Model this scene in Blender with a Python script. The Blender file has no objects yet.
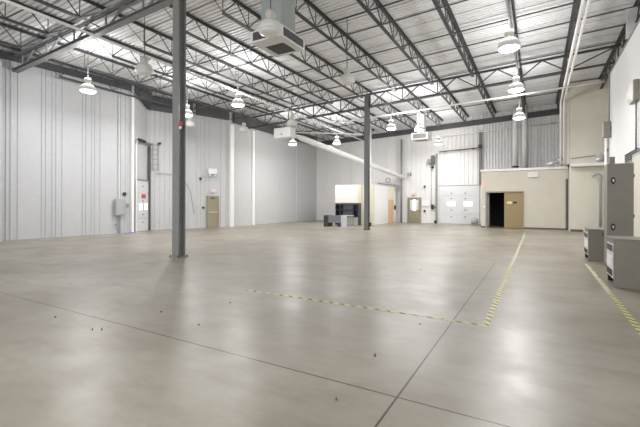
import bpy, bmesh, math, random
from mathutils import Vector, Matrix
random.seed(4)
S = bpy.context.scene
COL = S.collection
# ------------------------------------------------------------------ camera
H = 1.62
YAW = math.radians(29.85); ROLL = 0.0028
Fv = Vector((-math.sin(YAW), math.cos(YAW), 0)); Rv = Vector((math.cos(YAW), math.sin(YAW), 0)); Uv = Vector((0, 0, 1))
iv = Rv*math.cos(ROLL) + Uv*math.sin(ROLL); jv = -Rv*math.sin(ROLL) + Uv*math.cos(ROLL)
cam = bpy.data.objects.new('camera', bpy.data.cameras.new('camera')); COL.objects.link(cam)
m = Matrix((iv, jv, -Fv)).transposed().to_4x4(); m.translation = (0, 0, H)
cam.matrix_world = m
cam.data.sensor_width = 36; cam.data.lens = 379.5/640*36; cam.data.shift_y = -9.6/640
cam.data.clip_end = 200
S.camera = cam
# ------------------------------------------------------------------ world, exposure
W = bpy.data.worlds.new('world'); S.world = W; W.use_nodes = True
W.node_tree.nodes['Background'].inputs[0].default_value = (0.93, 0.96, 1.0, 1)
W.node_tree.nodes['Background'].inputs[1].default_value = 1.0
S.view_settings.view_transform = 'Standard'; S.view_settings.look = 'None'
S.view_settings.gamma = 1; S.view_settings.use_curve_mapping = False
S.view_settings.exposure = 0.72
LAMP_W = 105.0; DECK_FILL = 108.0
# ------------------------------------------------------------------ materials
def mat(name, col, rough=.5, metal=0, var=0.0, scale=6, bump=0, emit=None, estr=0, spec=.5):
    M = bpy.data.materials.new(name); M.use_nodes = True
    nt = M.node_tree; b = nt.nodes['Principled BSDF']
    b.inputs['Base Color'].default_value = (*col, 1); b.inputs['Roughness'].default_value = rough
    b.inputs['Metallic'].default_value = metal; b.inputs['Specular IOR Level'].default_value = spec
    if emit: b.inputs['Emission Color'].default_value = (*emit, 1); b.inputs['Emission Strength'].default_value = estr
    g = nt.nodes.new('ShaderNodeNewGeometry'); n = nt.nodes.new('ShaderNodeTexNoise')
    n.inputs['Scale'].default_value = scale; n.inputs['Detail'].default_value = 4
    nt.links.new(g.outputs['Position'], n.inputs['Vector'])
    v = max(var, 0.03)
    r = nt.nodes.new('ShaderNodeValToRGB')
    r.color_ramp.elements[0].position = .3; r.color_ramp.elements[1].position = .7
    r.color_ramp.elements[0].color = (*[c*(1-v) for c in col], 1); r.color_ramp.elements[1].color = (*[min(1, c*(1+v)) for c in col], 1)
    nt.links.new(n.outputs['Fac'], r.inputs[0]); nt.links.new(r.outputs[0], b.inputs['Base Color'])
    if bump:
        bp = nt.nodes.new('ShaderNodeBump'); bp.inputs['Strength'].default_value = bump
        nt.links.new(n.outputs['Fac'], bp.inputs['Height']); nt.links.new(bp.outputs[0], b.inputs['Normal'])
    return M
M = dict(
    siding=mat('white_siding', (.50, .505, .52), .45), siding2=mat('pale_siding', (.53, .53, .54), .45),
    panel=mat('white_panel', (.53, .528, .53), .75, spec=.25), trimw=mat('white_trim', (.80, .80, .79), .4),
    farw=mat('far_siding', (.74, .725, .715), .5), galv=mat('ribbed_siding', (.78, .77, .77), .45, var=.06),
    deck=mat('roof_deck', (.85, .85, .86), .5, var=.05, scale=3), steel=mat('joist_steel', (.075, .075, .08), .55, var=.15, scale=9),
    beam=mat('beam_steel', (.24, .24, .245), .5, var=.12), column=mat('column_paint', (.24, .245, .235), .45, var=.08),
    columnd=mat('column_dark_paint', (.16, .16, .17), .5, var=.08),
    dark=mat('black_metal', (.02, .02, .022), .5), grey=mat('mid_grey', (.26, .27, .28), .5), cabinet=mat('cabinet_grey', (.22, .205, .17), .45, var=.06, scale=3),
    beige=mat('beige_paint', (.58, .55, .475), .6, var=.02, scale=1.5), beige2=mat('warm_beige_paint', (.66, .63, .55), .6, var=.03, scale=1.5),
    white=mat('white_paint', (.84, .84, .84), .35), pipe=mat('white_pipe', (.84, .83, .81), .35), cream=mat('cream_board', (.80, .74, .60), .6),
    creamw=mat('cream_white_board', (.74, .72, .67), .6), ylw=mat('yellowish_board', (.62, .60, .46), .6), wood=mat('pale_wood', (.72, .50, .30), .5, var=.08), khaki=mat('khaki_door', (.30, .225, .11), .45, var=.04),
    khaki2=mat('olive_door', (.30, .26, .18), .45, var=.05), basem=mat('dark_base', (.10, .09, .08), .5), doorw=mat('white_door', (.66, .665, .68), .4),
    glow=mat('bright_glazing', (.9, .95, 1), .3, emit=(.9, .96, 1), estr=2.2), lens_on=mat('lit_lens', (1, 1, 1), .3, emit=(1, .98, .95), estr=10),
    lens=mat('acrylic_lens', (.85, .85, .82), .25), acr=mat('acrylic_dome', (.72, .72, .68), .3, var=.05), acr_on=mat('lit_acrylic_dome', (.45, .45, .44), .3, emit=(1, .98, .95), estr=.1),
    ballast=mat('ballast_cream', (.55, .53, .47), .45), red=mat('red_paint', (.65, .05, .04), .5), pink=mat('faded_exit_red', (.85, .52, .46), .5), blue=mat('blue_plastic', (.06, .14, .45), .5),
    elec=mat('electric_green_grey', (.36, .39, .38), .45), glass=mat('pane_glass', (.62, .68, .70), .15), navy=mat('dark_laminate', (.035, .035, .042), .5), lam=mat('grey_laminate', (.18, .18, .20), .5),
    foil=mat('silver_foil', (.6, .6, .62), .35, metal=.6), brass=mat('brass_plate', (.75, .65, .30), .3), room=mat('shaded_room', (.02, .018, .02), .8), lpanel=mat('light_laminate', (.50, .53, .56), .5),
    resid=mat('tape_residue', (.40, .385, .31), .6, var=.2, scale=8),
)
def deck_mat():
    Mt = M['deck']; nt = Mt.node_tree; N = nt.nodes; L = nt.links; b = N['Principled BSDF']
    src = b.inputs['Base Color'].links[0].from_socket
    g = N.new('ShaderNodeNewGeometry'); sx = N.new('ShaderNodeSeparateXYZ'); L.new(g.outputs['Position'], sx.inputs[0])
    a = N.new('ShaderNodeMath'); a.operation = 'DIVIDE'; a.inputs[1].default_value = .95; L.new(sx.outputs[1], a.inputs[0])
    f = N.new('ShaderNodeMath'); f.operation = 'FRACT'; L.new(a.outputs[0], f.inputs[0])
    t = N.new('ShaderNodeMath'); t.operation = 'LESS_THAN'; t.inputs[1].default_value = .045; L.new(f.outputs[0], t.inputs[0])
    x = N.new('ShaderNodeMix'); x.data_type = 'RGBA'; L.new(t.outputs[0], x.inputs[0]); L.new(src, x.inputs[6]); x.inputs[7].default_value = (.16, .16, .165, 1)
    L.new(x.outputs[2], b.inputs['Base Color'])          # dark lap seams between the deck sheets
deck_mat()
def floor_mat():
    Mt = bpy.data.materials.new('polished_concrete'); Mt.use_nodes = True; nt = Mt.node_tree; N = nt.nodes; L = nt.links
    b = N['Principled BSDF']; g = N.new('ShaderNodeNewGeometry')
    def noise(sc, det, vec=None, rg=.6):
        n = N.new('ShaderNodeTexNoise'); n.inputs['Scale'].default_value = sc; n.inputs['Detail'].default_value = det; n.inputs['Roughness'].default_value = rg
        L.new(vec or g.outputs['Position'], n.inputs['Vector']); return n.outputs['Fac']
    def ramp(src, p0, p1, c0, c1):
        r = N.new('ShaderNodeValToRGB'); e = r.color_ramp.elements; e[0].position = p0; e[1].position = p1; e[0].color = (*c0, 1); e[1].color = (*c1, 1); L.new(src, r.inputs[0]); return r.outputs[0]
    def mix(f, a, c, t='MIX'):
        x = N.new('ShaderNodeMix'); x.data_type = 'RGBA'; x.blend_type = t
        if isinstance(f, float): x.inputs[0].default_value = f
        else: L.new(f, x.inputs[0])
        for i, v in ((6, a), (7, c)):
            if isinstance(v, tuple): x.inputs[i].default_value = (*v, 1)
            else: L.new(v, x.inputs[i])
        return x.outputs[2]
    def mth(op, a, c=None):
        x = N.new('ShaderNodeMath'); x.operation = op
        for i, v in enumerate((a, c)):
            if v is None: continue
            if isinstance(v, (int, float)): x.inputs[i].default_value = v
            else: L.new(v, x.inputs[i])
        return x.outputs[0]
    base = ramp(noise(.35, 5), .35, .68, FLOOR0, FLOOR1)
    mott = ramp(noise(1.7, 8, rg=.7), .38, .66, (.90, .885, .87), (1, 1, 1))
    c = mix(1.0, base, mott, 'MULTIPLY')
    mp = N.new('ShaderNodeMapping'); mp.inputs['Scale'].default_value = (.7, 2.2, 1); mp.inputs['Rotation'].default_value = (0, 0, .5); L.new(g.outputs['Position'], mp.inputs['Vector'])
    st = ramp(noise(1.6, 7, mp.outputs[0], .6), .46, .80, (0, 0, 0), (1, 1, 1))
    c = mix(mth('MULTIPLY', st, .7), c, (.17, .135, .10))
    fine = ramp(noise(7, 7), .56, .80, (0, 0, 0), (1, 1, 1))
    c = mix(mth('MULTIPLY', fine, .5), c, (.22, .19, .16))
    sx = N.new('ShaderNodeSeparateXYZ'); L.new(g.outputs['Position'], sx.inputs[0]); X, Y = sx.outputs[0], sx.outputs[1]
    def line(v, at, hw): return mth('LESS_THAN', mth('ABSOLUTE', mth('SUBTRACT', v, at)), hw)
    jx = mth('MULTIPLY', line(X, -1.02, .009), mth('LESS_THAN', Y, 11.6))
    jy = line(Y, 3.085, .0085)
    j = mth('MAXIMUM', jx, jy)
    c = mix(mth('MULTIPLY', j, .97), c, (.02, .012, .008))
    j2 = mth('MULTIPLY', line(X, -5.8, .006), mth('LESS_THAN', Y, 7.5))
    c = mix(mth('MULTIPLY', j2, .45), c, (.15, .13, .11))
    L.new(c, b.inputs['Base Color'])
    rr = N.new('ShaderNodeMapRange'); rr.inputs[1].default_value = .3; rr.inputs[2].default_value = .7; rr.inputs[3].default_value = .30; rr.inputs[4].default_value = .42
    L.new(noise(1.1, 6), rr.inputs[0]); L.new(rr.outputs[0], b.inputs['Roughness'])
    b.inputs['Specular IOR Level'].default_value = .5
    bp = N.new('ShaderNodeBump'); bp.inputs['Strength'].default_value = .035; bp.inputs['Distance'].default_value = .05
    L.new(noise(5, 5), bp.inputs['Height']); L.new(bp.outputs[0], b.inputs['Normal'])
    return Mt
FLOOR0 = (.22, .195, .152); FLOOR1 = (.345, .32, .27)
M['floor'] = floor_mat()
def hazard(name, wear=.35):
    Mt = bpy.data.materials.new(name); Mt.use_nodes = True; nt = Mt.node_tree; N = nt.nodes; L = nt.links; b = N['Principled BSDF']
    g = N.new('ShaderNodeNewGeometry'); d = N.new('ShaderNodeVectorMath'); d.operation = 'DOT_PRODUCT'; d.inputs[1].default_value = (5, 5, 0); L.new(g.outputs['Position'], d.inputs[0])
    fr = N.new('ShaderNodeMath'); fr.operation = 'FRACT'; L.new(d.outputs['Value'], fr.inputs[0])
    gt = N.new('ShaderNodeMath'); gt.operation = 'GREATER_THAN'; gt.inputs[1].default_value = .58; L.new(fr.outputs[0], gt.inputs[0])
    mx = N.new('ShaderNodeMix'); mx.data_type = 'RGBA'; L.new(gt.outputs[0], mx.inputs[0]); mx.inputs[6].default_value = (.50, .46, .12, 1); mx.inputs[7].default_value = (.09, .085, .07, 1)
    n = N.new('ShaderNodeTexNoise'); n.inputs['Scale'].default_value = 7; n.inputs['Detail'].default_value = 5; L.new(g.outputs['Position'], n.inputs['Vector'])
    r = N.new('ShaderNodeValToRGB'); r.color_ramp.elements[0].position = .62-wear*.35; r.color_ramp.elements[1].position = .75-wear*.35; L.new(n.outputs['Fac'], r.inputs[0])
    m2 = N.new('ShaderNodeMix'); m2.data_type = 'RGBA'; L.new(r.outputs[0], m2.inputs[0]); L.new(mx.outputs[2], m2.inputs[6]); m2.inputs[7].default_value = (.50, .48, .38, 1)
    L.new(m2.outputs[2], b.inputs['Base Color']); b.inputs['Roughness'].default_value = .5
    return Mt
M['hazard'] = hazard('hazard_stripes', .22); M['hazard_worn'] = hazard('worn_hazard_stripes', .6)
# ------------------------------------------------------------------ helpers
class MB:
    def __init__(s): s.v = []; s.f = []
    def add(s, vs, fs):
        o = len(s.v); s.v += [tuple(v) for v in vs]; s.f += [tuple(i+o for i in f) for f in fs]; return s
    def box(s, x0, x1, y0, y1, z0, z1):
        return s.add([(x0,y0,z0),(x1,y0,z0),(x1,y1,z0),(x0,y1,z0),(x0,y0,z1),(x1,y0,z1),(x1,y1,z1),(x0,y1,z1)],
                     [(3,2,1,0),(4,5,6,7),(0,1,5,4),(1,2,6,5),(2,3,7,6),(3,0,4,7)])
    def bar(s, a, b, w, h=None, up=(0,0,1)):           # rectangular bar from a to b
        h = h or w; a = Vector(a); b = Vector(b); d = (b-a).normalized(); u = Vector(up)
        if abs(d.dot(u)) > .98: u = Vector((1,0,0))
        sd = d.cross(u).normalized()*w/2; uu = sd.cross(d).normalized()*h/2
        vs = [p+q for p in (a, b) for q in (-sd-uu, sd-uu, sd+uu, -sd+uu)]
        return s.add(vs, [(3,2,1,0),(4,5,6,7),(0,1,5,4),(1,2,6,5),(2,3,7,6),(3,0,4,7)])
    def tube(s, pts, r, n=8, cap=True):
        pts = [Vector(p) for p in pts]; rs = r if isinstance(r, (list, tuple)) else [r]*len(pts)
        o = len(s.v)
        ref = None
        for i, p in enumerate(pts):
            d = ((pts[i+1]-p) if i == 0 else (p-pts[i-1]) if i == len(pts)-1 else (pts[i+1]-pts[i-1])).normalized()
            if ref is None: ref = Vector((0,0,1)) if abs(d.z) < .9 else Vector((1,0,0))
            a = d.cross(ref).normalized(); bb = a.cross(d).normalized(); ref = bb
            for k in range(n):
                t = 2*math.pi*k/n; s.v.append(tuple(p+a*math.cos(t)*rs[i]+bb*math.sin(t)*rs[i]))
        for i in range(len(pts)-1):
            for k in range(n):
                s.f.append((o+i*n+k, o+i*n+(k+1)%n, o+(i+1)*n+(k+1)%n, o+(i+1)*n+k))
        if cap: s.f.append(tuple(o+k for k in reversed(range(n)))); s.f.append(tuple(o+(len(pts)-1)*n+k for k in range(n)))
        return s
    def lathe(s, prof, c=(0,0,0), n=20):               # prof: (r, z)
        return s.tube([(c[0], c[1], c[2]+z) for r, z in prof], [max(r, .001) for r, z in prof], n) if False else s._lathe(prof, c, n)
    def _lathe(s, prof, c, n):
        o = len(s.v)
        for r, z in prof:
            for k in range(n):
                t = 2*math.pi*k/n; s.v.append((c[0]+r*math.cos(t), c[1]+r*math.sin(t), c[2]+z))
        for i in range(len(prof)-1):
            for k in range(n): s.f.append((o+i*n+k, o+i*n+(k+1)%n, o+(i+1)*n+(k+1)%n, o+(i+1)*n+k))
        s.f.append(tuple(o+k for k in reversed(range(n)))); s.f.append(tuple(o+(len(prof)-1)*n+k for k in range(n)))
        return s
    def mesh(s, name, smooth=False):
        me = bpy.data.meshes.new(name); me.from_pydata(s.v, [], s.f); me.update()
        bm = bmesh.new(); bm.from_mesh(me); bmesh.ops.recalc_face_normals(bm, faces=bm.faces); bm.to_mesh(me); bm.free()
        if smooth:
            for p in me.polygons: p.use_smooth = len(p.vertices) == 4
        return me
    def build(s, name, m, parent=None, smooth=False, bevel=0, loc=None):
        me = s.mesh(name, smooth); me.materials.append(M[m] if isinstance(m, str) else m)
        o = bpy.data.objects.new(name, me); COL.objects.link(o)
        if parent: o.parent = parent
        if loc: o.location = loc
        if bevel:
            b = o.modifiers.new('bevel', 'BEVEL'); b.width = bevel; b.segments = 2; b.limit_method = 'ANGLE'
        return o
def tag(o, label, cat, group=None):
    o['label'] = label; o['category'] = cat
    if group: o['group'] = group
    return o
def struct(o): o['kind'] = 'structure'; return o
def empty(name, loc, rz, label, cat, group=None):
    o = bpy.data.objects.new(name, None); COL.objects.link(o); o.location = loc; o.rotation_euler = (0, 0, rz); o.empty_display_size = .1
    return tag(o, label, cat, group)
ORD = ['first', 'second', 'third', 'fourth', 'fifth', 'sixth', 'seventh', 'eighth', 'ninth', 'tenth', 'eleventh', 'twelfth', 'thirteenth', 'fourteenth']
def zr(x): return 8.6 + .042*(x+9.5)                  # top of the joists: the roof rises to the right
Y0, Y1, Y2, Y3 = -5.6, 8.1, 22.0, 33.0                # girder lines and the far wall
XL, XR = -19.7, 3.0
# ------------------------------------------------------------------ shell
struct(MB().box(-24, 6, -7, 36, -.2, 0).build('floor', 'floor'))
def deck():
    mb = MB(); xa, xb = -22.5, 4.2; y = Y0; p = .19; prof = []
    while y < Y3+.3:
        prof += [(y, 0), (y+.115, 0), (y+.125, .06), (y+.18, .06)]; y += p
    n = len(prof)
    vs = [(x, yy, zr(x)+.03+zz) for x in (xa, xb) for yy, zz in prof]
    mb.add(vs, [(i, i+1, n+i+1, n+i) for i in range(n-1)])
    mb.add([(xa, Y0, zr(xa)+.14), (xb, Y0, zr(xb)+.14), (xb, Y3+.3, zr(xb)+.14), (xa, Y3+.3, zr(xa)+.14)], [(0,1,2,3)])
    return mb
struct(deck().build('ceiling', 'deck'))
def ribbed(name, p0, p1, z0, ribs, m, th=.15, flip=False, rw=.05, rd=.035, zoff=.02):
    """wall from p0 to p1 whose room side is to its right; ribs at distances along it"""
    a = Vector((*p0, 0)); b = Vector((*p1, 0)); L = (b-a).length; d = (b-a)/L; nrm = Vector((d.y, -d.x, 0))*(-1 if flip else 1)
    prof = [(0, 0)]
    for r in ribs:
        t, w = r if isinstance(r, tuple) else (r, rw)
        if t-w/2-.02 <= prof[-1][0] or t+w/2+.02 >= L: continue
        prof += [(t-w/2-.018, 0), (t-w/2, rd), (t+w/2, rd), (t+w/2+.018, 0)]
    prof.append((L, 0)); n = len(prof); vs = []
    for dz in (0, 1):
        for t, q in prof:
            p = a+d*t+nrm*q; vs.append((p.x, p.y, z0 if not dz else zr(p.x)+zoff))
    fs = [(i, i+1, n+i+1, n+i) for i in range(n-1)]
    k = len(vs)
    for dz in (0, 1):
        for t in (0, L):
            p = a+d*t-nrm*th; vs.append((p.x, p.y, z0 if not dz else zr(p.x)+zoff))
    fs += [(k, k+1, k+3, k+2), (0, k, k+2, n), (n-1, k+1, k+3, 2*n-1)]
    return struct(MB().add(vs, fs).build(name, m))
# the left wall, read from the camera: clusters of ribs between wide flats
rl = []; t = .35
while t < 18.5:
    rl += [t, t+.16, t+.42, t+.58, t+.84]; t += 1.75
A = (-20.9, -5.5); B = (-19.55, 13.15); C_ = (-20.45, 14.7); D_ = (-19.55, 17.4); E_ = (-18.85, 20.1); F_ = (-19.35, Y3)
ribbed('wall_left', A, B, 0, rl, 'siding')
ribbed('wall_dock', B, C_, 0, [], 'panel')
ribbed('wall_side', C_, D_, 0, [i*.3+.15 for i in range(9)], 'siding2')
ribbed('wall_back_left', D_, E_, 0, [.25, .55, .85, (1.2, .12), 2.05, 2.45], 'siding2')
ribbed('wall_storage', E_, F_, 0, [(.12, .28), (2.95, .22), (6, .05), (9, .05)], 'panel', rd=.05)
ribs_far = [(1.3, .06), 2.6, 3.9, 5.2, 6.5, (7.6, .1), 8.9] + [9.3+i*.42 for i in range(6)]
ribbed('wall_far', F_, (-4.0, Y3), 0, ribs_far+[12.1+i*.33 for i in range(10)], 'farw')
ribbed('wall_far_right', (-4.0, Y3), (4.0, Y3), 0, [.15+i*.22 for i in range(34)], 'galv', rd=.09, rw=.09)
struct(MB().box(3.95, 4.1, -5.5, Y3, 0, 9.1).build('wall_right_outer', 'beige'))
struct(MB().box(XR, XR+.18, -1.5, 23.0, 0, 7.88).build('wall_right', 'white'))
struct(MB().box(XR-.03, XR+.2, -1.5, 23.02, 7.885, 7.95).box(XR-.03, XR-.005, 22.9, 23.02, 3.4, 7.88).build('trim_1', 'grey'))
# the beige bulkhead beside the office
struct(MB().box(1.68, 3.94, 27.6, 27.8, 0, 9.02).box(1.50, 1.67, 27.6, 27.8, 4.1, 9.0).box(1.50, 1.67, 27.8, Y3-.1, 4.1, 9.0).build('wall_bulkhead', 'beige2'))
struct(MB().box(1.68, 1.86, 27.82, 28.6, 0, 3.9).build('wall_return', 'beige2'))
# ------------------------------------------------------------------ office block
struct(MB().box(-3.45, -3.11, 28.8, 28.98, 0, 3.9).box(-.86, 1.66, 28.8, 28.98, 0, 3.9).box(-3.11, -.86, 28.8, 28.98, 2.46, 3.9)
       .box(-3.45, -3.27, 28.98, Y3-.15, 0, 3.9).build('wall_office', 'beige'))
struct(MB().box(-3.27, 1.66, 28.98, Y3-.15, 3.7, 3.85).box(-3.26, -3.2, 29.0, Y3-.2, 0, 3.69).box(-3.2, 1.6, Y3-.3, Y3-.22, 0, 3.69).box(1.55, 1.64, 29.0, Y3-.3, 0, 3.69).build('wall_office_inside', 'room'))  # shade of the unlit office put into near-black wall colour
struct(MB().box(-3.5, 1.66, 28.72, 29.0, 3.905, 4.06).box(1.7, 3.9, 27.1, 27.59, 3.9, 4.06).build('trim_2', 'trimw'))
struct(MB().box(-.8, 1.66, 28.77, 28.795, 0, .1).box(-3.45, -3.16, 28.77, 28.795, 0, .1).box(1.72, 2.35, 27.57, 27.595, 0, .12).build('baseboard_office', 'basem'))
struct(MB().box(-3.17, -3.08, 28.74, 29.0, 0, 2.42).box(-.9, -.81, 28.74, 29.0, 0, 2.42).box(-3.17, -.81, 28.74, 29.0, 2.43, 2.52).build('trim_3', 'khaki2'))
d = struct(MB().box(-1.99, -.91, 28.82, 28.87, .02, 2.41).build('door_1', 'khaki'))
MB().box(-1.83, -1.50, 28.80, 28.818, 1.67, 1.82).build('push_plate', 'brass', d)
MB().box(-1.48, -1.22, 28.80, 28.818, 1.69, 1.81).build('sign_plate', 'dark', d)
d = struct(MB().box(-3.06, -3.01, 29.0, 30.05, .02, 2.41).build('door_2', 'doorw'))
for z in (1.0, 1.9): MB().box(-3.005, -2.98, 29.02, 29.1, z, z+.14).build('hinge', 'foil', d)
d = struct(MB().box(1.54, 1.67, 28.70, 28.795, 0, 3.25).build('door_3', 'basem'))
# ------------------------------------------------------------------ left enclosure with orange door
struct(MB().box(-14.35, -12.35, 27.5, 27.65, 0, 3.16).box(-14.35, -14.2, 27.66, Y3-.2, 0, 3.16).build('wall_booth', 'creamw'))
struct(MB().box(-12.34, -11.0, 27.5, 27.65, 0, 3.13).build('wall_booth_side', 'ylw'))
struct(MB().box(-11.15, -11.0, 27.66, Y3-.2, 0, 3.10).build('wall_booth_right', 'white'))
struct(MB().box(-14.19, -11.16, 27.66, Y3-.2, 2.9, 3.02).build('ceiling_booth', 'white'))
struct(MB().box(-12.05, -11.97, 27.44, 27.495, 0, 3.13).build('trim_6', 'beige'))
d = struct(MB().box(-10.995, -10.95, 30.75, 32.0, 0, 2.0).build('door_4', 'wood'))
struct(MB().box(-10.995, -10.95, 30.75, 32.0, 2.01, 3.08).build('window_1', 'cream'))
tag(MB().box(-10.999, -10.93, 32.3, 32.6, 1.15, 1.5).build('card_reader', 'dark'), 'small black reader box on white booth wall beside the orange door', 'card reader')
# ------------------------------------------------------------------ steel: columns, girders, joists
def column(x, y, m, label, guard=None):
    t = empty('steel_column', (x, y, 0), 0, label, 'column', 'steel roof columns')
    top = zr(x)-.2; w = .135
    MB().box(-w, w, -w, -w+.02, .03, top).build('front_flange', m, t); MB().box(-w, w, w-.02, w, .03, top).build('back_flange', m, t)
    MB().box(-.01, .01, -w+.021, w-.021, .03, top).build('web', m, t)
    MB().box(-.19, .19, -.19, .19, 0, .029).build('base_plate', m, t)
    for sx in (-1, 1):
        for sy in (-1, 1): MB().lathe([(.018, 0), (.018, .04)], (sx*.165, sy*.165, .03), 6).build('anchor_bolt', 'dark', t)
    return t
column(-9.4, 7.82, 'column', 'grey wide-flange steel column nearer the camera, with red alarm horn')
column(-9.25, 22.0, 'columnd', 'dark grey steel column farther back, in front of the white booth')
c = MB().tube([(-9.33, 7.75, .1), (-9.33, 7.75, 8.2)], .016); tag(c.build('conduit', 'foil', smooth=True), 'thin metal conduit running up inside the nearer grey column', 'conduit')
t = empty('alarm_horn', (-9.26, 7.74, 4.0), 0, 'small red alarm horn mounted high on the nearer grey column', 'alarm')
MB().box(-.03, .05, -.05, .05, -.06, .06).build('housing', 'red', t); MB().lathe([(.03, -.16), (.045, -.08)], (.01, 0, 0), 12).build('sounder', 'white', t)
t = empty('junction_box', (-9.09, 22.0, .35), 0, 'small dark junction box low on the farther dark column', 'box'); MB().box(-.02, .14, -.07, .07, -.12, .12).build('body', 'dark', t); MB().box(.141, .15, -.05, .05, -.09, .09).build('lid', 'grey', t)

JX = [-19.3, -17.25, -15.2, -13.15, -11.1, -9.05, -7.0, -4.95, -2.9, -.85, 1.2, 3.2]
def joist_meshes(L):
    # built level at z=0 top of joist, along +Y from 0 to L
    tc = MB()
    for s in (-1, 1):
        tc.box(s*.014 if s > 0 else -.09, .09 if s > 0 else -.014, 0, L, -.014, 0); tc.box(s*.014-.006, s*.014+.006, 0, L, -.082, -.012)
    bc = MB(); e = 1.1
    for s in (-1, 1):
        bc.box(.014 if s > 0 else -.075, .075 if s > 0 else -.014, e, L-e, -.71, -.70); bc.box(s*.014-.006, s*.014+.006, e, L-e, -.70, -.635)
    wb = MB(); n = max(3, round((L-2*e)/1.3)); p = (L-2*e)/n
    nodes = [e+p*i for i in range(n+1)]
    wb.tube([(0, .12, -.03), (0, e, -.67)], .014, 6)
    wb.tube([(0, L-.12, -.03), (0, L-e, -.67)], .014, 6)
    for i, y in enumerate(nodes):
        if i > 0: wb.tube([(0, y, -.67), (0, y-p/2, -.03)], .022, 5)
        if i < n: wb.tube([(0, y, -.67), (0, y+p/2, -.03)], .022, 5)
        wb.tube([(0, y, -.67), (0, y, -.03)], .016, 5)
    seat = MB()
    return tc.mesh('top_chord'), bc.mesh('bottom_chord'), wb.mesh('web')
bays = [(Y0, Y1, 'bay nearest the camera'), (Y1, Y2, 'bay between the two columns'), (Y2, Y3, 'bay against the far wall')]
NJ = len(JX)
for (a, b, bn) in bays:
    L = b-a-.16
    ms = joist_meshes(L)
    for me in ms: me.materials.append(M['steel'])
    for i, x in enumerate(JX):
        if a < 0 and i > 9: continue
        where = ('%s dark open-web joist from the left wall, %s' % (ORD[i], bn)) if i < 6 else ('%s dark open-web joist from the right wall, %s' % (ORD[NJ-1-i], bn))
        t = empty('roof_joist', (x, a+.08, zr(x)), 0, where, 'joist', 'open-web roof joists')
        for nm, me in zip(('top_chord', 'bottom_chord', 'web'), ms):
            o = bpy.data.objects.new(nm, me); COL.objects.link(o); o.parent = t
def girder(y, x0, x1, label, heavy=0, m='steel'):
    t = empty('roof_girder', (x0, y, 0), 0, label, 'girder', 'joist girders')
    def P(x, dz, dy=0): return (x-x0, dy, zr(x)-.13+dz)
    w = .10+.05*heavy
    def chord(dz, h, name, mm):
        mb = MB()
        for s in (-1, 1):
            mb.bar(P(x0, dz, s*w*.75), P(x1, dz, s*w*.75), w, .014); mb.bar(P(x0, dz-s*0, s*(w*.3)), P(x1, dz, s*(w*.3)), .014, h)
        return mb.build(name, mm, t)
    chord(-.03, .10, 'top_chord', m); 
    DB = -.66 if heavy else -.80
    if heavy:
        mb = MB(); mb.bar(P(x0, DB), P(x1, DB), .22, .02); mb.bar(P(x0, DB+.12), P(x1, DB+.12), .22, .02); mb.bar(P(x0, DB+.06), P(x1, DB+.06), .02, .12); mb.build('bottom_chord', 'beam', t)
    else: chord(DB, .09, 'bottom_chord', m)
    xs = [x for x in JX if x0 < x < x1]
    for i, x in enumerate(xs):
        MB().bar(P(x, DB+.02), P(x, -.05), .05, .05).build('vertical_strut', m, t)
        for s in (-1, 1):
            xx = x+s*1.02
            if x > 3: continue
            if x > 1 and s > 0: xx = 3.15
            if x0-.3 < xx < x1+.3: MB().bar(P(x, DB+.02), P(xx, -.05), .06, .05).build('diagonal_brace', m, t)
    return t
girder(Y2, -19.0, 3.3, 'long dark roof truss crossing over the farther dark column')
girder(7.8, -20.0, 3.3, 'heavy roof truss with wide flat lower beam over the nearer column', 1, 'beam')
# perimeter steel along the wall tops
def perim(name, p0, p1, z0off, h, label, th=.16, m='steel'):
    a = Vector((*p0, 0)); b = Vector((*p1, 0)); d = (b-a).normalized(); n = Vector((d.y, -d.x, 0)); vs = []
    for q in (.05, .05+th):
        for p in (a, b):
            for dz in (z0off-h, z0off):
                pp = p+n*q; vs.append((pp.x, pp.y, zr(p.x)+dz))
    return tag(MB().add(vs, [(0,1,3,2), (4,6,7,5), (0,4,5,1), (2,3,7,6), (1,5,7,3), (0,2,6,4)]).build(name, m), label, 'beam', 'perimeter roof beams')
perim('perimeter_beam', (-20.83, -5), (-19.56, 13.0), -.02, .33, 'dark beam along the top of the long ribbed left wall', .05)
perim('perimeter_beam', (-20.43, 14.75), (-19.6, 17.3), -.02, .85, 'dark beam above the short ribbed wall behind the nearer column')
perim('perimeter_beam', (-19.5, 17.55), (-18.9, 19.9), -.02, .72, 'dark beam above the khaki exit door wall')
perim('perimeter_beam', (-18.85, 20.3), (-19.3, Y3-.3), -.10, .75, 'dark beam above the smooth white panel wall')
perim('perimeter_beam', (-19.0, Y3), (1.5, Y3), -.38, .42, 'dark beam along the top of the far wall')
tag(MB().add([(-19.48, 13.25, 7.78), (-20.3, 14.68, 7.22), (-19.5, 14.3, 7.4), (-19.48, 13.25, 8.16), (-20.3, 14.68, 8.1), (-19.5, 14.3, 8.12)], [(0,1,2), (3,5,4), (0,3,4,1), (1,4,5,2), (2,5,3,0)]).build('corner_soffit', 'steel'), 'dark sloping soffit filling the corner above the tall dock door', 'soffit')
XB = 3.2
for i, (y, nm) in enumerate(((12.9, 'nearest the camera'), (16.55, 'second from the camera'), (18.2, 'third from the camera'), (19.8, 'just before the farther truss'))):
    for dz, r, pn in ((-.09, .022, 'under the deck'), (-.74, .016, 'level with the joist bottoms')):
        if dz < -.5 and i == 2: continue
        x0, x1 = -18.6, (2.85 if i == 2 else 3.2)
        tag(MB().bar((x0, y, zr(x0)+dz), (x1, y, zr(x1)+dz), r*2).build('bridging_bar', 'steel'), 'dark bridging bar %s, middle bay, %s' % (pn, nm), 'bridging', 'joist bridging bars')
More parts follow.
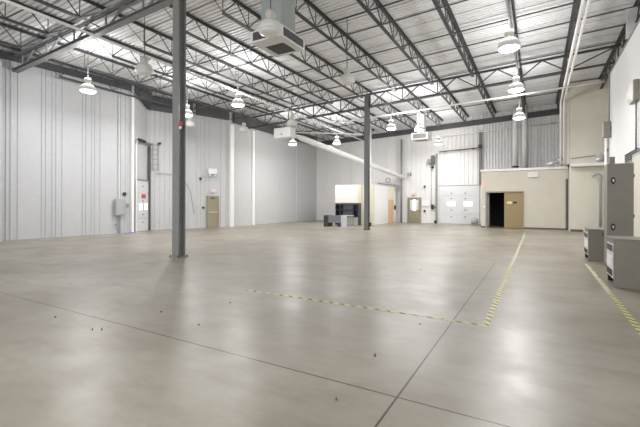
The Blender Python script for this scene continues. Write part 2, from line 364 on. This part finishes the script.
for y, nm in ((25.2, 'nearer'), (29.2, 'farther')):
    tag(MB().bar((-18.8, y, zr(-18.8)-.09), (1.6, y, zr(1.6)-.09), .045).build('bridging_bar', 'steel'), 'dark bridging bar under the deck, the %s one in the far bay' % nm, 'bridging', 'joist bridging bars')
# ------------------------------------------------------------------ pipes under the roof
def pipe(name, pts, r, m, label, cat='pipe', group=None, n=10): return tag(MB().tube(pts, r, n).build(name, m, smooth=True), label, cat, group)
pipe('sprinkler_pipe', [(-12.5, 2, 7.12), (-12.95, 20, 7.12), (-13.2, 32.5, 7.12)], .045, 'pipe', 'long thin white pipe running away from camera under the joists')
pipe('sprinkler_pipe', [(-12.5, 23.6, zr(-12.5)-1.2), (2.9, 23.6, zr(2.9)-1.32)], .05, 'pipe', 'white cross pipe hung behind the farther roof truss')
pipe('sprinkler_pipe', [(-7.0, Y3-.5, 7.28), (1.6, Y3-.5, 7.62)], .04, 'pipe', 'thin white pipe along the top of the far wall')
for k, x in enumerate((1.20, 1.36)):
    pipe('riser_pipe', [(x, 6, 7.9), (x, 26.2, 7.9), (x, 27.2, 7.85), (x, 27.36, 7.7), (x, 27.38, 4.1)], .055, 'pipe', ('right-hand' if k else 'left-hand')+' one of two parallel white pipes running to the beige wall', 'pipe', 'paired white pipes')
t = empty('support_post', (3.06, 18.3, 7.96), 0, 'white wide-flange post rising from the top of the right wall to the roof', 'column')
MB().box(-.15, .15, -.14, -.12, 0, 1.1).build('front_flange', 'trimw', t); MB().box(-.15, .15, .12, .14, 0, 1.1).build('back_flange', 'trimw', t); MB().box(-.012, .012, -.119, .119, 0, 1.1).build('web', 'trimw', t)
# gas heater box and its long sloping tube
t = empty('unit_heater', (-13.75, 19.5, 5.72), 0, 'white box heater hung under the joists at the head of the long duct', 'heater')
MB().box(-.62, .62, -.3, .3, 0, .62).build('casing', 'white', t, bevel=.02); MB().box(-.64, -.622, -.24, .24, .08, .54).build('grille', 'dark', t)
MB().lathe([(.05, 0), (.05, .04)], (0, -.34, .2), 10).build('knob', 'dark', t)
for x in (-.5, .5): MB().tube([(x, 0, .62), (x, 0, 2.65)], .012, 6).build('hanger_rod', 'grey', t)
tag(MB().tube([(-13.3, 19.9, 5.92), (-13.1, 20.6, 5.80), (-11.65, 26.6, 4.87), (-10.2, 32.6, 3.93)], [.09, .20, .19, .17], 16).build('air_duct', 'white', smooth=True), 'long white round duct sloping down across the room to the far wall', 'duct')
pipe('heater_pipe', [(-13.09, 19.7, 6.05), (-12.6, 21.0, 6.2), (-10.7, 24.5, 6.5)], .035, 'pipe', 'short white pipe leaving the box heater beside the long duct')
# ventilation diffuser box hung near camera
t = empty('air_diffuser', (-6.38, 8.72, 6.05), 0, 'big white square air diffuser with dark grilles hanging from the roof', 'diffuser')
MB().box(-.52, .52, -.58, .58, 0, .32).build('body', 'trimw', t, bevel=.012)
MB().box(-.30, .30, -.18, .42, -.012, -.001).build('bottom_grille', 'dark', t)
MB().box(-.43, .43, -.594, -.582, .05, .27).build('front_grille', 'dark', t)
MB().box(.522, .534, -.48, .48, .05, .27).build('side_grille', 'dark', t)
sl = MB(); [sl.box(-.43, .43, -.60, -.594, .07+.035*i, .078+.035*i) for i in range(6)]; [sl.box(.534, .54, -.48, .48, .07+.035*i, .078+.035*i) for i in range(6)]; [sl.box(-.29+.055*i, -.28+.055*i, -.17, .41, -.018, -.012) for i in range(11)]
sl.build('louvres', 'grey', t)
MB().box(-.34, .34, -.34, .34, .32, 2.5).build('supply_duct', 'elec', t)
# second diffuser far away
t = empty('air_diffuser', (-7.2, 27.0, 6.15), 0, 'small white square air diffuser hung in front of the far wall', 'diffuser')
MB().box(-.6, .6, -.5, .5, 0, .5).build('body', 'trimw', t, bevel=.015); MB().box(-.45, .45, -.512, -.502, .1, .4).build('front_grille', 'grey', t); MB().box(-.4, .4, -.3, .3, -.012, -.002).build('bottom_grille', 'grey', t); MB().box(-.25, .25, -.25, .25, .5, 2.4).build('supply_duct', 'pipe', t)
# tall white duct beside the office roof
pipe('vent_stack', [(-1.45, 31.6, 3.86), (-1.45, 31.6, 8.9)], .19, 'trimw', 'left-hand tall white vent stack above the beige office roof', 'pipe', n=16)
pipe('vent_stack', [(-.85, 31.6, 3.86), (-.85, 31.6, 8.9)], .17, 'trimw', 'right-hand grey-white vent stack above the beige office roof', 'pipe', n=16)
t = empty('metal_coil', (-1.42, 31.1, 3.86), 0, 'dark ringed coil standing at the foot of the left vent stack', 'coil')
for i in range(4): MB().lathe([(.2, 0), (.24, .04), (.2, .08)], (0, 0, .16*i), 14).build('ring', 'dark' if i % 2 else 'foil', t, smooth=True)
pipe('vertical_duct', [(-12.1, 29.6, 3.03), (-12.2, 29.6, 8.2)], .13, 'pipe', 'slim white vertical duct just right of the farther dark column', 'duct', n=12)
# ------------------------------------------------------------------ pendant lights
R_ = .31
def fixture_meshes(on):
    a = MB().lathe([(.03, .52), (.12, .50), (.135, .44), (.135, .36), (.11, .33), (.11, .28), (.10, .25)]).mesh('ballast', True); a.materials.append(M['ballast'])
    b = MB()._lathe([(.10, .27), (.17, .25), (.24, .20), (.29, .12), (R_, 0.04), (R_, 0.0), (R_-.02, -.03)], (0,0,0), 24).mesh('reflector', True); b.materials.append(M['acr_on' if on else 'acr'])
    c = MB()._lathe([(R_-.02, -.031), (R_*.85, -.06), (R_*.5, -.09), (.01, -.10)], (0,0,0), 24).mesh('lens', True); c.materials.append(M['lens_on' if on else 'lens'])
    return a, b, c
FM = {1: fixture_meshes(1), 0: fixture_meshes(0)}
LD = bpy.data.lights.new('lamp_light', 'AREA'); LD.shape = 'DISK'; LD.size = .5; LD.energy = LAMP_W; LD.color = (1, .99, .98)
UP = bpy.data.lights.new('deck_fill_light', 'POINT'); UP.shadow_soft_size = .28; UP.energy = DECK_FILL; UP.color = (1, .99, .98)  # added point light above each lit ballast, brightens the roof deck and upper walls
def fixture(x, y, on, label, z=6.32):
    t = empty('pendant_light', (x, y, z), 0, label, 'light', 'high bay pendant lights')
    for nm, me in zip(('ballast', 'reflector', 'lens'), FM[on]):
        o = bpy.data.objects.new(nm, me); COL.objects.link(o); o.parent = t
    MB().tube([(0, 0, .51), (0, 0, zr(x)-z)], .013, 6).build('hanging_stem', 'steel', t)
    if on:
        o = bpy.data.objects.new('lamp_light', LD); COL.objects.link(o); o.parent = t; o.location = (0, 0, -.115)
        o = bpy.data.objects.new('deck_fill_light', UP); COL.objects.link(o); o.parent = t; o.location = (0, 0, .68)
LIT = [((-16.28, 8.9), 1, 'lit pendant light close to the long ribbed left wall'),
       ((-12.15, 8.6), 0, 'unlit white dome light hanging left of the nearer column'),
       ((-5.80, 7.6), 0, 'unlit white dome light in front of the big air diffuser'),
       ((-12.34, 13.67), 1, 'lit pendant light just right of the nearer column'),
       ((-16.1, 13.9), 1, 'lit pendant light glimpsed at the right edge of the nearer column'),
       ((-18.2, 15.9), 0, 'unlit dome light low beside the nearer column'),
       ((-16.42, 18.75), 0, 'small unlit dome light in front of the smooth white wall'),
       ((-12.6, 18.6), 0, 'small unlit dome light just above the white box heater'),
       ((-15.37, 22.8), 1, 'lit pendant light just below the white box heater'),
       ((-6.36, 13.14), 0, 'unlit dome light under the joists left of the farther column'),
       ((-13.5, 26.1), 1, 'lit pendant light above the long sloping duct'),
       ((-7.9, 22.6), 1, 'lit pendant light just right of the farther dark column'),
       ((-6.51, 23.87), 1, 'lit pendant light in front of the small far diffuser'),
       ((-6.74, 30.13), 1, 'lit pendant light above the white overhead door'),
       ((-.76, 12.66), 1, 'largest lit pendant light at the right, nearest of three in line'),
       ((-.78, 17.44), 1, 'middle lit pendant light of the three in line at right'),
       ((-.89, 23.17), 1, 'farthest lit pendant light of the three in line at right')]
for p, on, lb in LIT: fixture(p[0], p[1], on, lb, 5.95 if 'just below' in lb else 5.93 if 'air diffuser' in lb else 6.32)
# lamps of the same grid behind the camera's head
for x in (-12.3, -6.3, -.8):
    fixture(x, -2.2, 1, 'lit pendant light behind the camera, ' + {-12.3: 'on the left', -6.3: 'in the middle', -.8: 'on the right'}[x])
# ------------------------------------------------------------------ left side fittings
def frame_thing(name, p0, p1, label, cat, group=None, t=0):
    a = Vector((*p0, 0)); b = Vector((*p1, 0)); d = (b-a); ang = math.atan2(d.y, d.x)
    return empty(name, tuple(a+d*t), ang, label, cat, group)     # local +x along the wall, local -y into the room
def overhead_door(t, w, h, wins, mat_='doorw', zsec=4):
    for i in range(zsec):
        MB().box(0, w, -.09, -.045, h/zsec*i+.01, h/zsec*(i+1)-.005).build('door_section', mat_, t, bevel=.006)
    for (x0, x1, z0, z1) in wins:
        fr = MB().box(x0-.04, x1+.04, -.10, -.0915, z0-.04, z1+.04).build('window_frame', 'trimw', t); MB().box(x0, x1, -.112, -.101, z0, z1).build('pane', 'glow', fr)
    MB().box(-.06, w+.06, -.07, -.05, h, h+.06).build('top_seal', 'grey', t)
L_dock = (Vector(C_)-Vector(B)).length
t = frame_thing('dock_door', B, C_, 'narrow white overhead dock door in the angled left corner, red notice on it', 'door', t=.13)
w = L_dock*.82; overhead_door(t, w, 2.95, [(.30, .62, 1.25, 1.6), (.98, 1.3, 1.25, 1.6)])
MB().box(.58, 1.08, -.115, -.092, 1.93, 2.15).build('notice', 'red', t)
for x in (-.08, w+.08): MB().tube([(x, -.1, 0), (x, -.1, 4.9), (x, -.16, 5.15)], .035, 8).build('track', 'trimw' if x < 0 else 'steel', t)
MB().tube([(-.05, -.22, 5.2), (w*.45, -.22, 5.2)], .09, 10).build('spring_drum', 'dark', t); MB().tube([(w*.5, -.22, 5.2), (w+.1, -.22, 5.2)], .07, 10).build('torsion_spring', 'grey', t)
MB().box(-.02, w, -.14, -.1, 2.96, 2.99).build('lift_bar', 'grey', t)
for z in (.5, .95, 1.75, 2.6): MB().box(w*.5-.04, w*.5+.04, -.12, -.091, z, z+.05).build('hinge', 'dark', t)
t = frame_thing('door_jamb', B, C_, 'dark steel jamb at the right side of the corner dock door', 'jamb', t=.985); MB().box(-.03, .01, -.2, -.02, 0, 5.0).build('post', 'basem', t)
t = frame_thing('hoist_rack', C_, D_, 'dark open ladder of door hardware beside the corner dock door', 'hardware', t=.09)
for x in (0, .32): MB().tube([(x, -.12, 3.6), (x, -.12, 5.3)], .02, 6).build('upright', 'grey', t)
for i in range(6): MB().tube([(0, -.12, 3.7+.3*i), (.32, -.12, 3.7+.3*i)], .014, 6).build('rung', 'grey', t)
MB().lathe([(.09, 0), (.09, .1)], (.4, -.14, 5.25), 12).build('pulley', 'dark', t)
t = empty('electric_panel', (-19.535, 12.32, .98), 0, 'green-grey electrical box on the left wall with conduit to the floor', 'panel')
MB().box(0, .16, -.25, .25, 0, .88).build('enclosure', 'elec', t, bevel=.01); MB().box(.161, .175, -.22, .22, .05, .83).build('door', 'elec', t)
MB().tube([(.06, 0, -.02), (.06, 0, -.975)], .04, 8).build('conduit', 'grey', t); MB().tube([(.05, 0, .93), (.05, 0, 6.3)], .018, 6).build('upper_conduit', 'trimw', t)
MB().box(.02, .1, -.22, -.12, -.55, -.42).build('small_box', 'grey', t)
tag(MB().box(-19.55, -19.5, 12.55, 12.72, 2.06, 2.22).build('wall_button', 'dark'), 'small black button box on left wall above the electrical box', 'button')
tag(MB().box(-19.55, -19.51, 12.75, 12.9, 1.45, 1.6).build('wall_switch', 'grey'), 'small grey switch plate near the left wall corner', 'switch')
tag(MB().box(-19.40, -19.25, 12.5, 13.1, .0, .02).build('floor_strip', 'blue'), 'thin blue strip lying on floor at foot of the left wall', 'strip')
struct(MB().box(-19.6, -19.42, 12.98, 13.12, 0, 7.8).build('trim_4', 'trimw'))
struct(MB().box(-19.6, -19.48, 6.75, 7.15, 0, 7.6).build('trim_5', 'siding'))
struct(MB().box(-18.88, -18.72, 20.0, 20.35, 0, 7.2).build('trim_7', 'trimw'))
struct(MB().box(-18.96, -18.83, 22.5, 22.8, 0, 7.2).build('trim_8', 'trimw'))
# khaki exit door in the short wall
t = frame_thing('exit_door', D_, E_, 'khaki steel exit door with push bar and white sign above', 'door', t=.36)
MB().box(-.06, 0, -.12, -.04, 0, 2.14).box(.76, .82, -.12, -.04, 0, 2.14).box(-.06, .82, -.12, -.04, 2.08, 2.14).build('door_frame', 'khaki2', t)
MB().box(.01, .75, -.10, -.05, .01, 2.07).build('door_leaf', 'khaki2', t); MB().box(.06, .70, -.15, -.11, 1.0, 1.06).build('push_bar', 'foil', t); MB().box(.22, .5, -.14, -.101, 1.95, 2.03).build('door_closer', 'basem', t)
t = frame_thing('exit_sign', D_, E_, 'small pale sign box above the khaki exit door', 'sign', t=.44); MB().box(0, .32, -.14, -.05, 2.38, 2.58).build('housing', 'trimw', t); MB().box(.03, .29, -.15, -.141, 2.41, 2.55).build('face', 'pink', t)
t = frame_thing('emergency_light', D_, E_, 'white emergency battery light high above the khaki exit door', 'light', t=.36); MB().box(0, .62, -.2, -.05, 3.62, 3.98).build('battery_box', 'trimw', t)
for x in (.12, .5): MB().lathe([(.07, 0), (.05, .08)], (x, -.14, 3.5), 10).build('lamp_head', 'lens', t)
pipe('conduit', [(-20.2, 15.05, 3.45), (-19.72, 16.5, 3.45), (-19.5, 17.1, 2.5), (-19.38, 17.35, .9)], .016, 'grey', 'thin conduit running across then down the wall behind the nearer column', 'conduit')
pipe('conduit', [(-19.3, 17.6, 3.35), (-19.0, 18.7, 3.4), (-18.95, 19.0, 3.4)], .016, 'grey', 'thin conduit running to the emergency battery light', 'conduit')
for i, (y, z, ll) in enumerate(((17.75, 3.25, 'upper small black box left of the khaki exit door'), (17.95, 1.35, 'lower small black box left of the khaki exit door'))):
    tag(MB().box(-19.36+.26*(y-17.55), -19.26+.26*(y-17.55), y-.06, y+.06, z-.07, z+.07).build('wall_box', 'dark'), ll, 'box', 'small wall boxes')
# ------------------------------------------------------------------ far wall fittings
def fw(name, x, label, cat, group=None): return empty(name, (x, Y3, 0), 0, label, cat, group)
t = fw('overhead_door', -7.24, 'large white overhead door with two bright windows in the far wall', 'door')
overhead_door(t, 3.16, 3.14, [(.66, 1.28, 1.50, 1.80), (1.98, 2.62, 1.50, 1.80)])
for z in (.55, 1.12, 2.05, 2.5):
    for x in (.98, 2.08): MB().box(x-.05, x+.05, -.11, -.0915, z, z+.07).build('hinge', 'basem', t)
t = fw('door_track', -7.42, 'dark vertical steel track at the left of the overhead door', 'track'); MB().box(-.09, .03, -.3, -.1, 0, 5.9).build('rail', 'column', t); MB().box(-.16, .02, -.42, -.31, .0, .25).build('stop', 'dark', t)
t = fw('door_post', -4.0, 'dark vertical post between overhead door wall and ribbed siding', 'post'); MB().box(-.1, .1, -.3, -.12, 3.2, 7.55).build('shaft', 'columnd', t); MB().box(-.14, .14, -.34, -.301, 6.1, 6.4).build('bracket', 'dark', t)
t = fw('door_shaft', -6.8, 'dark lifting shaft running level above the overhead door', 'shaft'); MB().tube([(-.4, -.35, 6.02), (2.65, -.35, 6.14)], .045, 8).build('rod', 'basem', t)
for x in (.1, 1.2, 2.3): MB().lathe([(.1, -.04), (.1, .04)], (x, -.35, 6.03+x*.03), 12).build('drum', 'dark', t)
t = fw('hoist_motor', -7.72, 'dark chain hoist motor high left of the overhead door', 'motor'); MB().box(-.14, .14, -.5, -.2, 5.0, 5.75).build('motor_body', 'basem', t, bevel=.04); MB().box(-.45, -.15, -.4, -.14, 5.1, 5.45).build('gearbox', 'grey', t, bevel=.03)
MB().lathe([(.1, 0), (.12, .1), (.08, .2)], (-.02, -.34, 4.65), 12).build('chain_wheel', 'dark', t); MB().tube([(-.1, -.33, 5.1), (-.1, -.33, 1.6)], .015, 6).build('chain', 'grey', t)
t = fw('door_control', -7.9, 'small dark control box left of the overhead door track', 'control box'); MB().box(0, .2, -.2, -.06, 1.2, 1.6).build('case', 'dark', t); MB().box(.27, .36, -.18, -.06, 1.3, 1.5).build('button_box', 'basem', t)
t = fw('notice_board', -8.45, 'white notice panel beside the control box', 'panel'); MB().box(-.25, .45, -.09, -.05, 1.45, 1.95).build('board', 'trimw', t, bevel=.006)
t = fw('entry_door', -9.92, 'half-glazed olive entry door in the far wall', 'door')
MB().box(-.02, .06, -.14, -.05, 0, 2.2).box(1.06, 1.14, -.14, -.05, 0, 2.2).box(-.02, 1.14, -.14, -.05, 2.12, 2.2).build('door_frame', 'khaki2', t)
MB().box(.07, 1.05, -.11, -.06, .01, 2.11).build('door_leaf', 'khaki2', t)
for i in range(3): MB().box(.18+.26*i, .40+.26*i, -.122, -.111, 1.08, 2.0).build('pane', 'glow' if i == 1 else 'glass', t)
MB().lathe([(.03, 0), (.03, .1)], (.97, -.13, .95), 8).build('handle', 'dark', t)
t = fw('exit_sign', -9.6, 'small white lit exit sign above the olive entry door', 'sign'); MB().box(0, .36, -.16, -.05, 2.42, 2.66).build('housing', 'trimw', t); MB().box(.03, .33, -.17, -.161, 2.45, 2.63).build('face', 'pink', t)
for x, z, ll in ((-8.55, 3.05, 'upper small dark box right of the entry door'), (-8.55, .95, 'lower small dark box right of the entry door')):
    tag(MB().box(x, x+.14, Y3-.14, Y3-.05, z, z+.18).build('wall_box', 'dark'), ll, 'box', 'small wall boxes')
tag(MB().tube([(-10.47, Y3-.3, 0), (-10.47, Y3-.3, 7.35)], .085, 10).build('downpipe', 'grey', smooth=True), 'grey full-height pipe on far wall left of the entry door', 'pipe')
t = fw('valve_manifold', -10.5, 'grey pipe arm with round valve wheel beside the full-height pipe', 'valve')
MB().tube([(-2.1, -.55, 3.5), (0, -.45, 3.2)], .05, 8).build('lower_arm', 'grey', t); MB().tube([(-2.5, -.55, 3.75), (-1.1, -.5, 3.65), (-.1, -.45, 3.35)], .035, 8).build('upper_arm', 'pipe', t)
wh = MB(); wh.tube([(-1.1+.2*math.cos(a*math.pi/8), -.62, 3.75+.2*math.sin(a*math.pi/8)) for a in range(17)], .035, 6); wh.build('valve_wheel', 'column', t)
MB().box(-.25, .08, -.66, -.52, 3.05, 3.3).build('valve_body', 'column', t)
t = fw('round_gauge', -9.8, 'round grey fitting on the far wall at the end of the long duct', 'fitting'); g = MB().lathe([(.17, -.06), (.17, .06)], (0,0,0), 16).build('disc', 'column', t); g.rotation_euler = (math.pi/2, 0, 0); g.location = (0, -.14, 4.25); MB().box(-.03, .03, -.235, -.2, 4.1, 4.4).build('pointer', 'trimw', t)
# bucket by the overhead door
t = empty('trash_bag', (-4.25, 31.6, 0), 0, 'light grey rumpled sack beside the overhead door on brown base', 'bag'); MB()._lathe([(.22, .1), (.3, .2), (.26, .45), (.12, .6), (.04, .66)], (0,0,0), 14).build('sack', 'elec', t, smooth=True); MB().box(-.3, .42, -.2, .2, 0, .1).build('base', 'khaki2', t)
# ------------------------------------------------------------------ office fittings
def of(name, x, label, cat, y=28.8): return empty(name, (x, y, 0), 0, label, cat)
t = of('exit_sign', -.57, 'pale red lettered exit sign on the beige office wall', 'sign'); MB().box(0, .56, -.12, -.01, 3.42, 3.74).build('housing', 'trimw', t)
def text(body, size, loc, m, parent, rot=(math.pi/2, 0, 0), name='lettering'):
    c = bpy.data.curves.new(name, 'FONT'); c.body = body; c.size = size; c.extrude = .004; c.align_x = 'CENTER'; c.align_y = 'CENTER'
    tmp = bpy.data.objects.new('tmp', c); COL.objects.link(tmp); bpy.context.view_layer.update()
    me = bpy.data.meshes.new_from_object(tmp.evaluated_get(bpy.context.evaluated_depsgraph_get())); bpy.data.objects.remove(tmp); bpy.data.curves.remove(c)
    me.materials.clear(); me.materials.append(M[m]); o = bpy.data.objects.new(name, me); COL.objects.link(o); o.parent = parent; o.location = loc; o.rotation_euler = rot; return o
text('EXIT', .26, (.28, -.128, 3.58), 'pink', t)
t = of('red_notice', -3.56, 'pale red notice at the left corner of the office wall', 'sign'); MB().box(.12, .30, -.03, -.005, 2.75, 3.3).build('board', 'pink', t)
t = of('light_switch', -3.3, 'small white switch plate left of the dark office doorway', 'switch'); MB().box(0, .1, -.02, -.003, 1.4, 1.52).build('plate', 'white', t)
def flex(x, y, z, dx, dz, label):
    z -= .015
    t = empty('flexible_duct', (x, y, z), 0, label, 'duct', 'silver flexible duct offcuts'); n = 12; pts = []; rs = []
    for i in range(n+1):
        f = i/n; pts.append((dx*f, -.05*math.sin(f*6), .16+dz*f*f+.05*math.sin(f*3))); rs.append(.17 if i % 2 else .13)
    MB().tube(pts, rs, 12).build('hose', 'foil', t, smooth=True); MB().tube([pts[-1], (dx+.02, -.04, dz+.17)], .15, 12).build('collar', 'dark', t); return t
flex(.55, 28.55, 4.07, .70, .28, 'crumpled silver duct piece lying on the ledge left of the beige bulkhead')
flex(3.0, 27.30, 4.07, .45, .5, 'crumpled silver duct piece at the right end of the ledge')
pipe('conduit', [(1.75, 27.54, 4.42), (2.6, 27.54, 4.5), (2.95, 27.54, 4.52)], .02, 'grey', 'thin level conduit on the bulkhead just above the white ledge', 'conduit')
pipe('bent_pipe', [(2.75, 27.3, 3.28), (2.95, 27.3, 3.42), (3.1, 27.3, 3.42), (3.16, 27.3, 3.3), (3.16, 27.3, 0)], .075, 'elec', 'grey pipe with hooked top standing before the bulkhead, behind the cabinets', 'pipe')
# ------------------------------------------------------------------ right side equipment
def floor_box(x0, x1, y0, y1, h, label):
    t = empty('transformer_cabinet', (x0, y0, 0), 0, label, 'electrical cabinet', 'floor standing transformer cabinets'); w = x1-x0; dp = y1-y0
    MB().box(0, w, 0, .03, .0, h).build('front_panel', 'cabinet', t, bevel=.004)
    MB().box(.02, w, .031, dp, .14, h-.005).build('casing', 'cabinet', t)
    MB().box(-.008, w+.01, -.008, dp+.02, h+.002, h+.022).build('lid', 'cabinet', t)
    MB().box(.0, .018, .08, dp-.06, .16, h-.1).build('side_panel', 'doorw', t)
    for z0 in (.2, h-.24):
        v = MB(); [v.box(-.012, -.001, .14, dp-.12, z0+.022*i, z0+.011+.022*i) for i in range(6)]; v.build('vent_louvre', 'dark', t)
    MB().box(-.008, -.001, .2, dp-.2, h*.42, h*.62).build('data_label', 'trimw', t)
    for yy in (.035, dp-.1): MB().box(.02, w, yy, yy+.09, 0, .138).build('foot_rail', 'dark', t)
    MB().box(w*.5-.06, w*.5+.06, -.018, -.001, h-.17, h-.06).build('knockout', 'basem' if 'far grey' in label else 'cabinet', t)
    return t
floor_box(1.29, 2.3, 9.3, 10.22, .93, 'grey vented floor cabinet nearest the camera, cut by the right edge')
floor_box(1.25, 2.0, 13.2, 14.3, .90, 'far grey vented floor cabinet farther back, left of the tall cabinet')
t = empty('tall_cabinet', (1.53, 12.0, 0), 0, 'tall grey metal electrical cabinet with two latches between the floor cabinets', 'cabinet')
MB().box(0, .53, .03, .5, .1, 2.66).build('body', 'cabinet', t); MB().box(.0, .53, 0, .028, .12, 2.65).build('door', 'cabinet', t, bevel=.006)
for z in (1.06, 2.23):
    l = MB()._lathe([(.05, -.02), (.06, 0), (.05, .012)], (0,0,0), 14).build('latch', 'dark', t); l.rotation_euler = (math.pi/2, 0, 0); l.location = (.12, -.012, z); l.scale = (.8, 1.5, 1)
    k = MB().box(-.015, .015, -.045, -.034, -.035, .035).build('latch_handle', 'foil', t, loc=(.12, 0, z))
MB().box(.03, .5, .06, .46, 0, .099).build('plinth', 'dark', t); MB().box(.06, .17, .1, .25, 2.661, 2.84).build('conduit_hub', 'cabinet', t)
for z in (.7, 1.3, 2.3): MB().box(.531, .55, .03, .1, z, z+.08).build('hinge', 'dark', t)
t = empty('disconnect_box', (2.70, 22.3, 4.80), 0, 'grey disconnect box mounted high at the far end of right wall', 'switch box')
MB().box(0, .28, 0, .2, 0, .76).build('enclosure', 'cabinet', t, bevel=.01); MB().box(-.02, -.001, .02, .18, .02, .74).build('side_cover', 'lpanel', t); MB().box(.281, .295, .04, .12, .3, .5).build('lever', 'dark', t)
pipe('conduit', [(2.8, 22.4, 0), (2.8, 22.4, 4.77)], .05, 'pipe', 'pale conduit dropping from the disconnect box to the floor', 'conduit')
pipe('conduit', [(2.93, 22.4, 5.57), (2.93, 22.4, 7.8)], .03, 'grey', 'thin grey conduit rising above the disconnect box', 'conduit')
t = empty('wall_light', (2.99, 16.9, 5.2), 0, 'grey wall-mounted lamp with pale lens high on right wall', 'light')
MB().box(-.16, 0, -.3, .45, 0, .72).build('housing', 'cabinet', t, bevel=.02)
MB().add([(-.161, -.2, .02), (-.161, .4, .02), (-.161, .4, .7), (-.161, -.2, .7), (-.26, -.15, .12), (-.26, .35, .12), (-.22, .35, .6), (-.22, -.15, .6)], [(0,1,2,3), (4,7,6,5), (0,4,5,1), (1,5,6,2), (2,6,7,3), (3,7,4,0)]).build('lens', 'lens', t)
pipe('conduit', [(2.93, 16.75, 3.5), (2.93, 16.75, 5.19)], .03, 'column', 'dark conduit below the wall-mounted lamp on right wall', 'conduit')
t = empty('wall_vent', (2.995, 16.5, 3.22), 0, 'dark louvred vent on right wall above the tall cabinet', 'vent')
MB().box(-.06, 0, 0, 2.2, 0, .34).build('frame', 'grey', t)
v = MB(); [v.box(-.08, -.061, .05, 2.15, .05+.08*i, .09+.08*i) for i in range(4)]; v.build('louvres', 'dark', t)
t = empty('service_panel', (2.78, 12.6, 0), 0, 'pale beige full-height service panel at the right edge behind near cabinet', 'panel')
MB().box(0, .2, 0, 3.85, 0, 3.3).build('casing', 'elec', t); MB().box(-.02, -.001, .3, 3.75, .1, 3.2).build('cover', 'beige', t)
# ------------------------------------------------------------------ furniture: dark reception desk and hutch
t = empty('reception_desk', (-13.35, 23.8, 0), .16, 'low dark panelled desk standing on the floor left of farther column', 'desk')
MB().box(0, .34, -.02, 1.0, 0, .80).build('end_cabinet', 'navy', t); MB().box(.345, 1.30, 0, .05, .28, .80).build('front_panel', 'lam', t)
MB().box(1.31, 1.58, -.02, .5, 0, .82).build('side_panel', 'lpanel', t); MB().box(.345, 1.30, .06, .8, .74, .79).build('desktop', 'lam', t); MB().box(1.0, 1.30, .1, .7, 0, .3).build('pedestal', 'navy', t)
t = empty('bookcase_hutch', (-13.72, 26.3, 0), 0, 'taller dark open hutch behind the low desk', 'hutch')
MB().box(0, .06, 0, .45, 0, 1.62).build('side', 'navy', t); MB().box(1.94, 2.0, 0, .45, 0, 1.62).build('side', 'navy', t); MB().box(0, 2.0, 0, .45, 1.63, 1.70).build('top', 'navy', t); MB().box(.06, 1.94, .38, .42, .65, 1.62).build('back_panel', 'lam', t)
MB().box(.06, 1.94, 0, .37, 1.15, 1.2).build('shelf', 'navy', t)
for x in (.42, 1.5): MB().box(x, x+.05, .0, .37, .65, 1.62).build('divider', 'navy', t)
MB().box(.06, 1.94, .0, .37, .6, .65).build('shelf', 'navy', t); MB().box(.07, .41, .30, .37, .67, 1.6).build('cubby_back', 'dark', t); MB().box(1.56, 1.93, .30, .37, .67, 1.6).build('cubby_back', 'dark', t)
t = empty('side_table', (-12.75, 25.05, 0), .15, 'light topped return table between low desk and dark hutch', 'table')
MB().box(0, .95, 0, .7, .72, .77).build('tabletop', 'lpanel', t)
for x in (.05, .86):
    for y in (.05, .62): MB().box(x, x+.04, y, y+.04, 0, .719).build('leg', 'lam', t)
# ------------------------------------------------------------------ floor markings and bits
def strip(p0, p1, w, m, label, name='hazard_tape', z=.0015):
    a = Vector((*p0, 0)); b = Vector((*p1, 0)); d = (b-a).normalized(); n = Vector((-d.y, d.x, 0))*w/2
    vs = [(*(q+s).xy, zz) for zz in (.0004, z) for q, s in ((a, -n), (b, -n), (b, n), (a, n))]
    return tag(MB().add(vs, [(3,2,1,0), (4,5,6,7), (0,1,5,4), (1,2,6,5), (2,3,7,6), (3,0,4,7)]).build(name, m), label, 'floor tape', 'floor marking tapes')
strip((-4.72, 5.50), (-.66, 5.50), .062, 'hazard', 'yellow and black tape running across the floor at centre')
strip((-.60, 5.46), (-.60, 11.5), .085, 'hazard', 'yellow and black tape running away from the tape corner')
strip((-.60, 11.55), (-.62, 24.5), .075, 'resid', 'pale worn tape line fading toward the office doorway', 'tape_residue')
strip((1.15, 2.5), (1.15, 8.6), .085, 'hazard', 'yellow and black tape at the right beside the near grey cabinet')
strip((1.15, 8.65), (1.15, 12.6), .085, 'hazard_worn', 'faded hazard tape passing the near grey cabinet toward the farther one', 'tape_residue')
deb = [(-5.93, 2.8, 'at far left by the long joint'), (-4.93, 2.76, 'left one of a pair below the long joint'), (-4.83, 2.82, 'right one of a pair below the long joint'), (-4.35, 4.64, 'just left of the tape end'), (-3.92, 3.59, 'between the joint and the tape end'),
       (-8.03, 4.06, 'on the left floor beyond the joint'), (-4.87, 3.73, 'left of centre above the joint'), (-1.37, 5.1, 'just in front of the tape'), (-1.44, 2.79, 'left of the joint crossing'), (-1.5, 3.8, 'centre floor behind the joint crossing'), (-2.49, 9.34, 'middle distance beyond the tape')]
for i, (x, y, w_) in enumerate(deb):
    r = .009 if i % 3 else .013
    tag(MB()._lathe([(r, 0), (r*1.1, .008), (r*.5, .012), (r*.4, .03 if i in (1, 2, 8, 9) else .016)], (x, y, .0005), 8).build('bolt_stub', 'basem'), 'tiny dark bolt stub on the concrete, ' + w_, 'bolt', 'bolt stubs in the floor')
